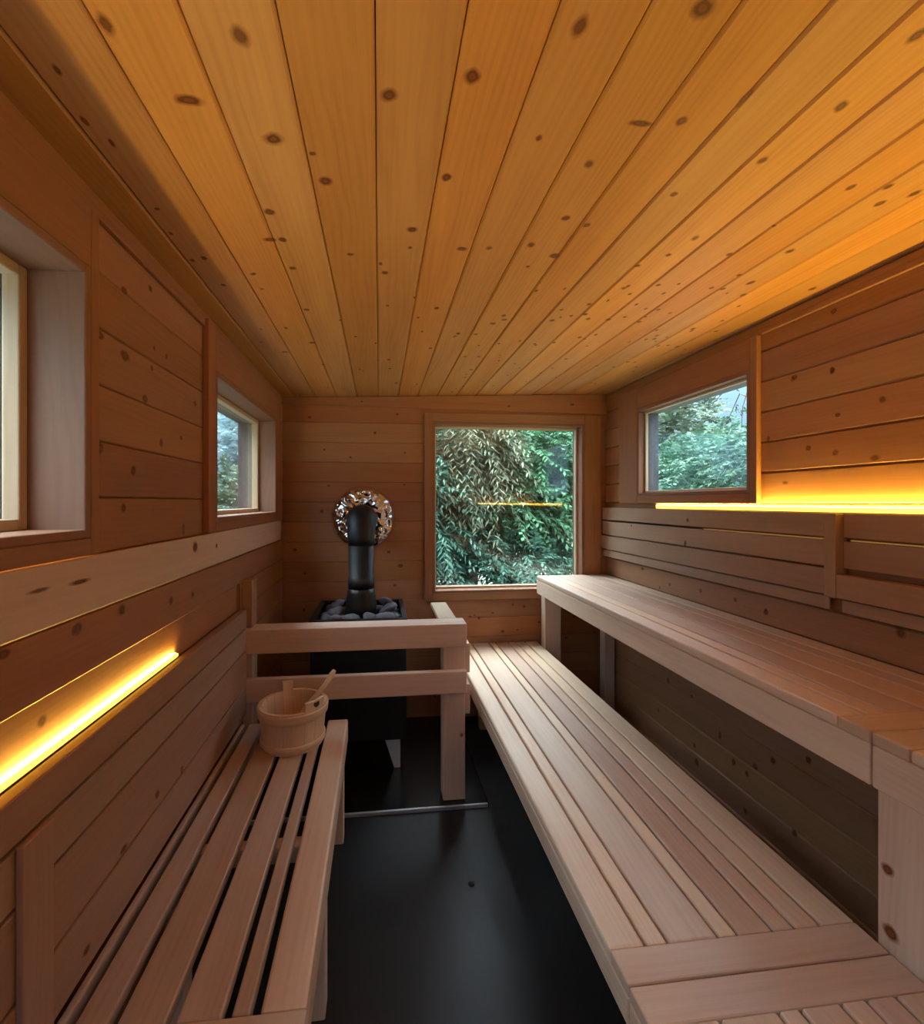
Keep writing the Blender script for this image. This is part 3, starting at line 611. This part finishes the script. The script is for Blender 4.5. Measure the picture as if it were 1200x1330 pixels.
tree('conifer_tree', 'dark green tree standing behind the others through the far picture window', 1.5, 7.4, [(1.3, 7.2, 1.9, 1.1, .6, 1.0), (2.6, 7.4, 1.9, 1.0, .6, 1.1), (.7, 7.3, 1.6, .8, .6, 1.0)], 1500, 'dark', L=.55, nl=14, l=.15, w=.022, droop=.5, seed=6, trunk=.1)
tree('bush', 'low dark teal bush along the bottom of the far picture window', 1.3, 4.6, [(1.0, 4.6, .55, .55, .4, .42), (1.75, 4.7, .5, .5, .4, .45), (1.35, 4.5, .85, .3, .3, .25)], 900, 'teal', L=.3, nl=12, l=.09, w=.014, droop=.4, seed=7, cat='bush')
tree('broadleaf_tree', 'tall round-topped tree beyond the window above the light strip', 6.3, 9.4, [(6.2, 9.2, 2.75, .9, .9, 1.1), (6.6, 10.2, 2.7, 1.1, 1., 1.2), (6.6, 11.5, 2.6, 1.2, 1.1, 1.3)], 2000, 'olive', L=.5, nl=14, l=.14, w=.034, droop=.3, seed=8, trunk=.12)
tree('bush', 'broad green bush filling the lower half of the window above the light strip', 6.0, 7.3, [(5.8, 7.2, 1.7, .9, 1.0, .95), (5.7, 8.4, 1.5, .9, 1.0, .9), (6.0, 6.2, 1.7, .9, .9, 1.0), (6.0, 9.8, 1.3, .9, 1.2, .9)], 2600, 'bush', L=.45, nl=14, l=.12, w=.026, droop=.4, seed=9, cat='bush')
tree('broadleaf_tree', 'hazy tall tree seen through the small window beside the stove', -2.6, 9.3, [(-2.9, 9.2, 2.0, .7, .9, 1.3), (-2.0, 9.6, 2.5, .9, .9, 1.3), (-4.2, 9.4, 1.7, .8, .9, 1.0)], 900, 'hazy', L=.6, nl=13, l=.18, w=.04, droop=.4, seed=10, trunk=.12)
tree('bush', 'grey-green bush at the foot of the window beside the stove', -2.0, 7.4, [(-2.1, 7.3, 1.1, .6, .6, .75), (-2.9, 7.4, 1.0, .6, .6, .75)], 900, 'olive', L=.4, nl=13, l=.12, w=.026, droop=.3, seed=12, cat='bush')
tree('conifer_tree', 'dark tree just outside the window at the photo\'s near edge', -3.6, 5.0, [(-3.2, 4.6, 1.6, .8, .9, 1.6), (-3.2, 3.3, 1.2, .8, .7, 1.2), (-3.2, 1.8, .8, .7, .9, 1.0)], 1600, 'dark', L=.5, nl=13, l=.14, w=.024, droop=.5, seed=13, trunk=.1)
# sparse twigs against the sky
root = empty('twiggy_tree', (4.6, 5.0, GZ), 'thin bare-twigged tree with a few leaves against the sky in the side window', 'tree')
rr = random.Random(21); mb = MB(); lb = MB()
mb.tube([(4.6, 5.0, GZ), (4.62, 5.05, 1.4), (4.5, 5.1, 2.9)], [.05, .04, .02], 10)
for d in ((.0, .9, .05), (-.05, .62, -.1), (.1, 1.25, .12), (0, .45, -.35)):
    a = Vector((4.5, 5.1, 2.86 + d[2] * .6)); b = a + Vector((d[0], d[1] * .5, .12)); c = a + Vector((d[0] * 1.5, d[1], -.05 + d[2] * .5))
    mb.tube([a, b, c], [.012, .007, .003], 6)
    for _ in range(9): f = rr.random(); p = b.lerp(c, f); spray(lb, rr, p, Vector((rr.uniform(-1, 1), rr.uniform(-.5, 1), rr.uniform(-1, .2))), .12, 3, .075, .018, .3)
mb.tube([(4.5, 5.15, 2.9), (4.52, 5.3, 2.6), (4.5, 5.3, 2.3)], [.006, .005, .003], 6)
mb.build('trunk', M_bark, root); lb.build('foliage', leaf_material('sil'), root)
# ------------------------------------------------------------------ sky
w = bpy.data.worlds.new('dusk_sky'); bpy.context.scene.world = w; w.use_nodes = True; t = w.node_tree; t.nodes.clear(); q = N(t)
tc = q.n('TexCoord').outputs['Generated']; sx = q.n('SeparateXYZ', {0: tc})
rp = q.n('ValToRGB', {0: sx.outputs[2]}); e = rp.color_ramp.elements
e[0].position = 0.; e[0].color = (.42, .60, .76, 1); e[1].position = .9; e[1].color = (.88, .95, 1.0, 1)
x = e.new(.25); x.color = (.33, .61, .86, 1)
cl = q.n('TexNoise', {'Vector': tc, 'Scale': 3.5, 'Detail': 5.}).outputs[0]
west = q.m('MULTIPLY', q.m('MAXIMUM', q.m('MULTIPLY', sx.outputs[1], -1.), 0.), .5)
st = q.m('ADD', q.m('MULTIPLY', q.m('POWER', q.m('MAXIMUM', sx.outputs[2], 0.), 2.6), 46.), q.m('ADD', west, 1.25))
st = q.m('MULTIPLY', st, q.m('MULTIPLY_ADD', cl, .5, .75))
bg = q.n('Background', {'Color': rp.outputs[0], 'Strength': st}); ow = q.n('OutputWorld'); t.links.new(bg.outputs[0], ow.inputs[0])
# ------------------------------------------------------------------ camera and view
cam = bpy.data.cameras.new('camera'); co = bpy.data.objects.new('camera', cam); C.objects.link(co)
co.location = (0, 0, EYE); co.rotation_euler = (PI / 2, 0, -YAW)
cam.sensor_fit = 'HORIZONTAL'; cam.sensor_width = 36; cam.lens = 18; cam.shift_x = 40 / 1200; cam.shift_y = -13 / 1200; cam.clip_start = .02
sc = bpy.context.scene; sc.camera = co
sc.view_settings.view_transform = 'Standard'; sc.view_settings.look = 'None'; sc.view_settings.gamma = 1; sc.view_settings.exposure = 0.0
sc.view_settings.use_curve_mapping = False
sc.cycles.max_bounces = 10; sc.cycles.diffuse_bounces = 6; sc.cycles.transparent_max_bounces = 24; sc.cycles.glossy_bounces = 4
sc.cycles.sample_clamp_indirect = 4.0
